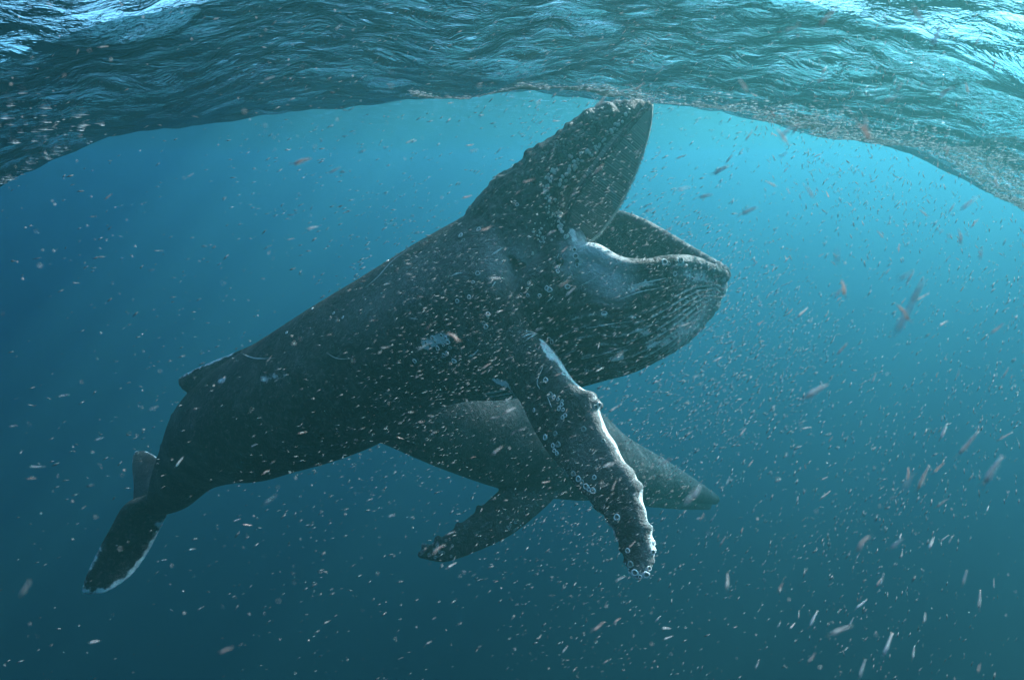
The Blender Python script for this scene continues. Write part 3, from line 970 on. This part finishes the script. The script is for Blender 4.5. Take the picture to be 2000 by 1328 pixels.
soup2.grid(blade([P(650, 760, 15.3), P(620, 768, 14.5), P(600, 772, 13.7)], [P(625, 775, 15.6), P(585, 776, 14.8), P(590, 775, 13.8)], [0.12, 0.08, 0.04], 20, 14))
soup2.grid(blade([P(650, 755, 15.5), P(640, 748, 16.8), P(622, 742, 18.0)], [P(625, 775, 15.6), P(605, 765, 16.9), P(614, 748, 18.1)], [0.12, 0.08, 0.04], 20, 14))
soup2.grid(blade([P(770, 700, 16.2), P(750, 690, 16.1), P(735, 686, 16.0)], [P(735, 716, 15.9), P(728, 702, 15.9), P(732, 688, 15.9)], [0.12, 0.08, 0.04], 14, 12))
co2, no2, q2 = union(soup2, 0.05, 4)
w2 = np.zeros(len(co2)); p2 = np.zeros(len(co2))
def paint2(line, reach, val):
    global w2
    w2 = np.maximum(w2, val * smooth01(1 - poly_dist(co2, np.asarray(line)) / reach))
paint2(catmull(l2, 30)[17:], 0.45, 0.66); paint2(catmull(t2, 30)[10:], 0.20, 0.68)
whale2 = bpy.data.objects.new('humpback_whale', None); col.objects.link(whale2)
tag(whale2, 'dim humpback whale swimming below and behind the belly of the gaping one', 'whale', 'humpback whales')
body2 = whale_object('body', co2, q2, m_skin, w2, p2, np.zeros(len(co2)), whale2)
BT2 = tree_of(body2)
for k in range(45):
    a = random.choice(((1300, 915, 40, 22), (850, 1070, 22, 14), (1010, 1030, 20, 12)))
    stick('barnacle', me_ring2, BT2, random.gauss(a[0], a[2]), random.gauss(a[1], a[3]), random.uniform(0.03, 0.05), whale2, 0.1, 0.8)

# ------------------------------------------------------------------ krill and drifting specks
def speck_mat(name, c, trans=0.45):
    m, nt, out = new_mat(name)
    d = N(nt, 'ShaderNodeBsdfDiffuse'); t = N(nt, 'ShaderNodeBsdfTranslucent'); mxx = N(nt, 'ShaderNodeMixShader')
    oi = N(nt, 'ShaderNodeObjectInfo'); g = N(nt, 'ShaderNodeNewGeometry')
    r_ = mth(nt, 'ADD', mth(nt, 'MULTIPLY', oi.outputs['Random'], 0.5), mth(nt, 'MULTIPLY', g.outputs['Random Per Island'], 0.5))
    cc = mix_rgb(nt, r_, tuple(x * 0.55 for x in c), tuple(min(0.95, x * 1.25) for x in c))
    nt.links.new(cc, d.inputs[0]); nt.links.new(cc, t.inputs[0])
    mxx.inputs[0].default_value = trans
    nt.links.new(d.outputs[0], mxx.inputs[1]); nt.links.new(t.outputs[0], mxx.inputs[2]); nt.links.new(mxx.outputs[0], out.inputs['Surface'])
    return m


m_krill = speck_mat('krill_pink', (0.82, 0.64, 0.59), 0.6)
m_kpale = speck_mat('krill_pale', (0.85, 0.78, 0.74))
m_kdark = plain_mat('krill_eye', (0.01, 0.01, 0.01), 0.3)


def krill_mesh(mat, bend):
    """a small shrimp-like body: carapace, six tail rings, fan, eyes, feelers and swimming legs; one unit long"""
    S = Soup(); prof = [(-0.5, 0.012), (-0.46, 0.045), (-0.38, 0.075), (-0.26, 0.085), (-0.12, 0.075), (0.0, 0.060), (0.12, 0.055), (0.22, 0.045), (0.32, 0.034), (0.40, 0.022)]
    ring = []
    for x, r_ in prof:
        z = -bend * (x + 0.1) ** 2
        ring.append([(x, r_ * 0.8 * math.cos(a), z + r_ * math.sin(a)) for a in np.linspace(0, 2 * math.pi, 7)[:-1]])
    S.grid(np.array(ring))
    V = [tuple(v) for v in np.vstack(S.v)]; Fc = list(S.f); mi = [0] * len(Fc)
    zt = -bend * 0.25
    for s in (-1, 1):
        o = len(V); V += [(0.38, 0, zt), (0.50, s * 0.07, zt - 0.02), (0.47, s * 0.015, zt - 0.03), (0.40, 0, zt - 0.015)]; Fc += [(o, o + 1, o + 2), (o, o + 2, o + 3), (o, o + 3, o + 1), (o + 3, o + 2, o + 1)]; mi += [0] * 4
        o = len(V); V += [(-0.47, s * 0.01, 0.02), (-0.47, s * 0.02, 0.0), (-0.47, s * 0.01, -0.01), (-0.80, s * 0.10, 0.06)]; Fc += [(o, o + 1, o + 3), (o + 1, o + 2, o + 3), (o + 2, o, o + 3)]; mi += [0] * 3
        o = len(V); c = (-0.45, s * 0.045, 0.02); r_ = 0.024
        V += [(c[0] + r_, c[1], c[2]), (c[0] - r_, c[1], c[2]), (c[0], c[1] + r_, c[2]), (c[0], c[1] - r_, c[2]), (c[0], c[1], c[2] + r_), (c[0], c[1], c[2] - r_)]
        for a in ((0, 2, 4), (2, 1, 4), (1, 3, 4), (3, 0, 4), (2, 0, 5), (1, 2, 5), (3, 1, 5), (0, 3, 5)): Fc.append(tuple(o + q for q in a)); mi.append(1)
        for k in range(6):
            x = -0.34 + k * 0.10; z = -bend * (x + 0.1) ** 2 - 0.04; o = len(V)
            V += [(x, s * 0.03, z), (x + 0.02, s * 0.03, z), (x + 0.045, s * 0.05, z - 0.075), (x + 0.01, s * 0.02, z)]; Fc += [(o, o + 1, o + 2), (o + 1, o + 3, o + 2), (o + 3, o, o + 2)]; mi += [0] * 3
    me = bpy.data.meshes.new('krill'); me.from_pydata(V, [], Fc); me.materials.append(mat); me.materials.append(m_kdark)
    for p, m_ in zip(me.polygons, mi): p.material_index = m_; p.use_smooth = True
    return me


K = [krill_mesh(m_krill, 0.25), krill_mesh(m_krill, 0.6), krill_mesh(m_kpale, 0.15)]


def flow_dir(px, py, jitter):
    ang = np.interp(px, [0, 700, 1200, 1600, 2000], [14, 22, 30, 46, 66]) + (8 if py > 900 else 0) + random.gauss(0, jitter)
    if px > 1450 and py < 520 and random.random() < 0.4: ang = random.gauss(115, 20)
    a = R(ang); dz = random.gauss(0, 0.25)
    v = CRn @ np.array((math.cos(a), math.sin(a), dz))
    return Vector(v)


def clear_spot(px, py, d):
    """keep specks out of the whales and below the surface"""
    p = P(px, py, d)
    if p[2] > swell(np.array([p[0]]), np.array([p[1]]))[0] - 0.15 and p[1] > 2.5: return None
    if p[2] > 0.6: return None
    dirv = Vector(p - CAMn); L = dirv.length; dirv.normalize()
    for bt in (BT, BT2):
        h = bt.ray_cast(CAM, dirv)
        if h[0] is not None and h[3] < L + 0.05: return None
    return p


big = [(592, 313, 1.6, 0.045, 0, 20, 'largest pink krill, drifting alone in the blue left of the snout'),
       (1595, 762, 1.3, 0.050, 2, 35, 'long pale krill right of the flipper, level with its first knob'),
       (1940, 915, 1.3, 0.060, 2, 62, 'long pale krill near the right edge, below the bright water'),
       (1752, 1060, 1.4, 0.032, 2, 45, 'short pale krill in the dark lower right water'),
       (1765, 608, 1.5, 0.045, 0, 125, 'pink krill slanting steeply in the bright water right of the chin'),
       (885, 655, 1.7, 0.036, 1, 140, 'curled pink krill in front of the white patch on the flank'),
       (1380, 382, 1.5, 0.030, 2, 15, 'pink and white krill just above the bright water under the crest'),
       (1465, 410, 1.4, 0.034, 2, 25, 'white krill in the bright water right of the open mouth'),
       (1410, 330, 1.4, 0.036, 2, 30, 'faint broad krill right of the baleen'),
       (1648, 560, 1.5, 0.036, 0, 100, 'upright pink krill right of the chin')]
for px, py, d, L, mk, ang, lab in big:
    p = P(px, py, d)
    o = bpy.data.objects.new('krill', K[mk]); col.objects.link(o); o.location = p; o.scale = (L, L * 1.2, L * 1.2)
    v = Vector(CRn @ np.array((math.cos(R(ang)), math.sin(R(ang)), 0.1))); o.rotation_euler = v.to_track_quat('X', 'Z').to_euler()
    tag(o, lab, 'krill', 'krill drifting in the water')
cnt = 0
while cnt < 288:
    px = random.uniform(20, 1980) if random.random() < 0.35 else min(1980, 750 + 1250 * random.betavariate(1.5, 1.1)); py = random.uniform(20, 1310)
    if py < 180 and random.random() < 0.4: continue
    d = random.uniform(1.5, 3.6) if random.random() < 0.85 or 700 < px < 1300 else random.uniform(0.75, 1.3); L = random.uniform(0.018, 0.040)
    if px > 1500 and py > 600 and random.random() < 0.22: L = random.uniform(0.045, 0.075)
    p = clear_spot(px, py, d)
    if p is None: continue
    mk = random.choices((0, 1, 2), (2, 1, 7))[0]
    if L > 0.041: mk = 2
    o = bpy.data.objects.new('krill', K[mk]); col.objects.link(o); o.location = p; o.scale = (L, L * 0.9, L * 0.9)
    o.rotation_euler = flow_dir(px, py, 16).to_track_quat('X', 'Z').to_euler(); o.rotation_euler.rotate_axis('X', random.uniform(0, 6.28))
    pale_ = mk == 2
    hit = BT.ray_cast(CAM, Vector(p - CAMn).normalized())[0] is not None; hit2 = BT2.ray_cast(CAM, Vector(p - CAMn).normalized())[0] is not None
    if hit: zone = 'drifting in front of the big whale\'s head and throat' if px > 960 and py < 760 else 'drifting in front of the raised flipper' if px > 980 else 'drifting in front of the big whale\'s dark flank'
    elif hit2: zone = 'drifting in front of the lower dim whale'
    elif py < edge_curve(px): zone = 'drifting under the rippled sea surface'
    elif px < 1000 and py < 1150 - 0.6 * px: zone = 'drifting in blue water above the whale\'s back'
    elif px > 1150 and py < 520: zone = 'drifting in bright water beside the open mouth'
    elif px > 1150 and py < 860: zone = 'drifting in teal water right of the throat'
    elif px > 1150: zone = 'drifting in dark water right of the flipper'
    else: zone = 'drifting in dark water below the whales'
    tag(o, ('small pale krill ' if pale_ else 'small pink krill ') + zone, 'krill', 'krill drifting in the water')
    cnt += 1


def specks(name, n, mat, dlo, dhi, llo, lhi, thin, where, label, jitter=14):
    Vs, Fs = [], []
    base = np.array([(0.5, 0, 0), (-0.5, 0, 0), (0, 1, 0), (0, -1, 0), (0, 0, 1), (0, 0, -1)], float)
    tri = np.array([(0, 2, 4), (2, 1, 4), (1, 3, 4), (3, 0, 4), (2, 0, 5), (1, 2, 5), (3, 1, 5), (0, 3, 5)])
    k = 0; tries = 0
    while k < n and tries < n * 9:
        tries += 1
        px, py = where()
        d = dlo + (dhi - dlo) * random.random() ** 0.8
        if math.sin(px * 0.011 + 2 * math.sin(py * 0.007)) + math.sin(py * 0.013 - px * 0.004 + d) < random.uniform(-1.9, 1.2): continue
        p = clear_spot(px, py, d)
        if p is None: continue
        L = random.uniform(llo, lhi) * (d / dhi) ** 0.5
        q = flow_dir(px, py, jitter).to_track_quat('X', 'Z').to_matrix()
        b = base * np.array((L, L * thin * random.uniform(0.6, 1.5), L * thin * random.uniform(0.6, 1.5)))
        Vs.append(b @ np.array(q).T + p); Fs.append(tri + 6 * k); k += 1
    o = fast_mesh(name, np.vstack(Vs), np.vstack(Fs), mat, smooth=False)
    tag(o, label, None, None, 'stuff')
    return o


def wide(): return random.uniform(-250, 2250), random.uniform(-120, 1450)
def head_side():
    while True:
        x, y = random.gauss(1350, 430), random.gauss(640, 330)
        if -200 < x < 2250 and -100 < y < 1450: return x, y


m_grey = speck_mat('plankton_grey', (0.38, 0.39, 0.385))
specks('plankton', 1600, m_grey, 1.8, 9.0, 0.014, 0.070, 0.07, wide, 'fine pale plankton specks spread through all the water')
specks('plankton', 12000, m_grey, 2.2, 7.5, 0.014, 0.060, 0.050, head_side, 'dense greyish pink plankton specks round the head and flipper')
specks('plankton', 900, m_kpale, 0.9, 3.0, 0.003, 0.008, 0.4, wide, 'tiny bright white specks close by in the water', 60)

# ------------------------------------------------------------------ white flakes added under the swell crest in place of light glints
m_glint = speck_mat('glint_flakes', (0.95, 0.95, 0.95), 0.8)
Vs, Fs = [], []
oc = np.array([(1, 0, 0), (-1, 0, 0), (0, 1, 0), (0, -1, 0), (0, 0, 1), (0, 0, -1)], float)
tri = np.array([(0, 2, 4), (2, 1, 4), (1, 3, 4), (3, 0, 4), (2, 0, 5), (1, 2, 5), (3, 1, 5), (0, 3, 5)])
pts = []
for k in range(9000):
    x = -1.3 + 10.5 * random.random() ** 0.9
    cl = math.sin(x * 2.1) + math.sin(x * 5.3 + 1) + math.sin(x * 0.9 + 2)
    if cl < random.uniform(-3.0, 2.0): continue
    wy = 0.10 + 0.045 * max(0, x)
    pts.append((x, YT - 0.18 - abs(random.gauss(0, wy)) - random.choice((0, 0, 0.08 * max(0, x) * 0.5)), random.uniform(0.007, 0.020)))
for cx, cy, sx, sy, n in ((-6.3, 9.2, 0.5, 0.08, 60), (-5.4, 8.2, 0.3, 0.4, 40)):
    for k in range(n):
        pts.append((random.gauss(cx, sx), random.gauss(cy, sy), random.uniform(0.008, 0.032)))
pa = np.array(pts)
hz = sea_height(pa[:, 0], pa[:, 1])
for (x, y, r_), z in zip(pts, hz):
    a = random.gauss(R(12), 0.5); q = np.array(Matrix.Rotation(a, 3, 'Z'))
    b = (oc * np.array((r_ * random.uniform(1.5, 4.5), r_, r_ * 0.35))) @ q.T
    Fs.append(tri + 6 * len(Vs)); Vs.append(b + np.array((x, y, z - r_ * 0.15)))
glints = fast_mesh('glint_flakes', np.vstack(Vs), np.vstack(Fs), m_glint, smooth=False)
tag(glints, 'small white flakes standing in for light glints along the edge of the swell overhead', None, None, 'stuff')
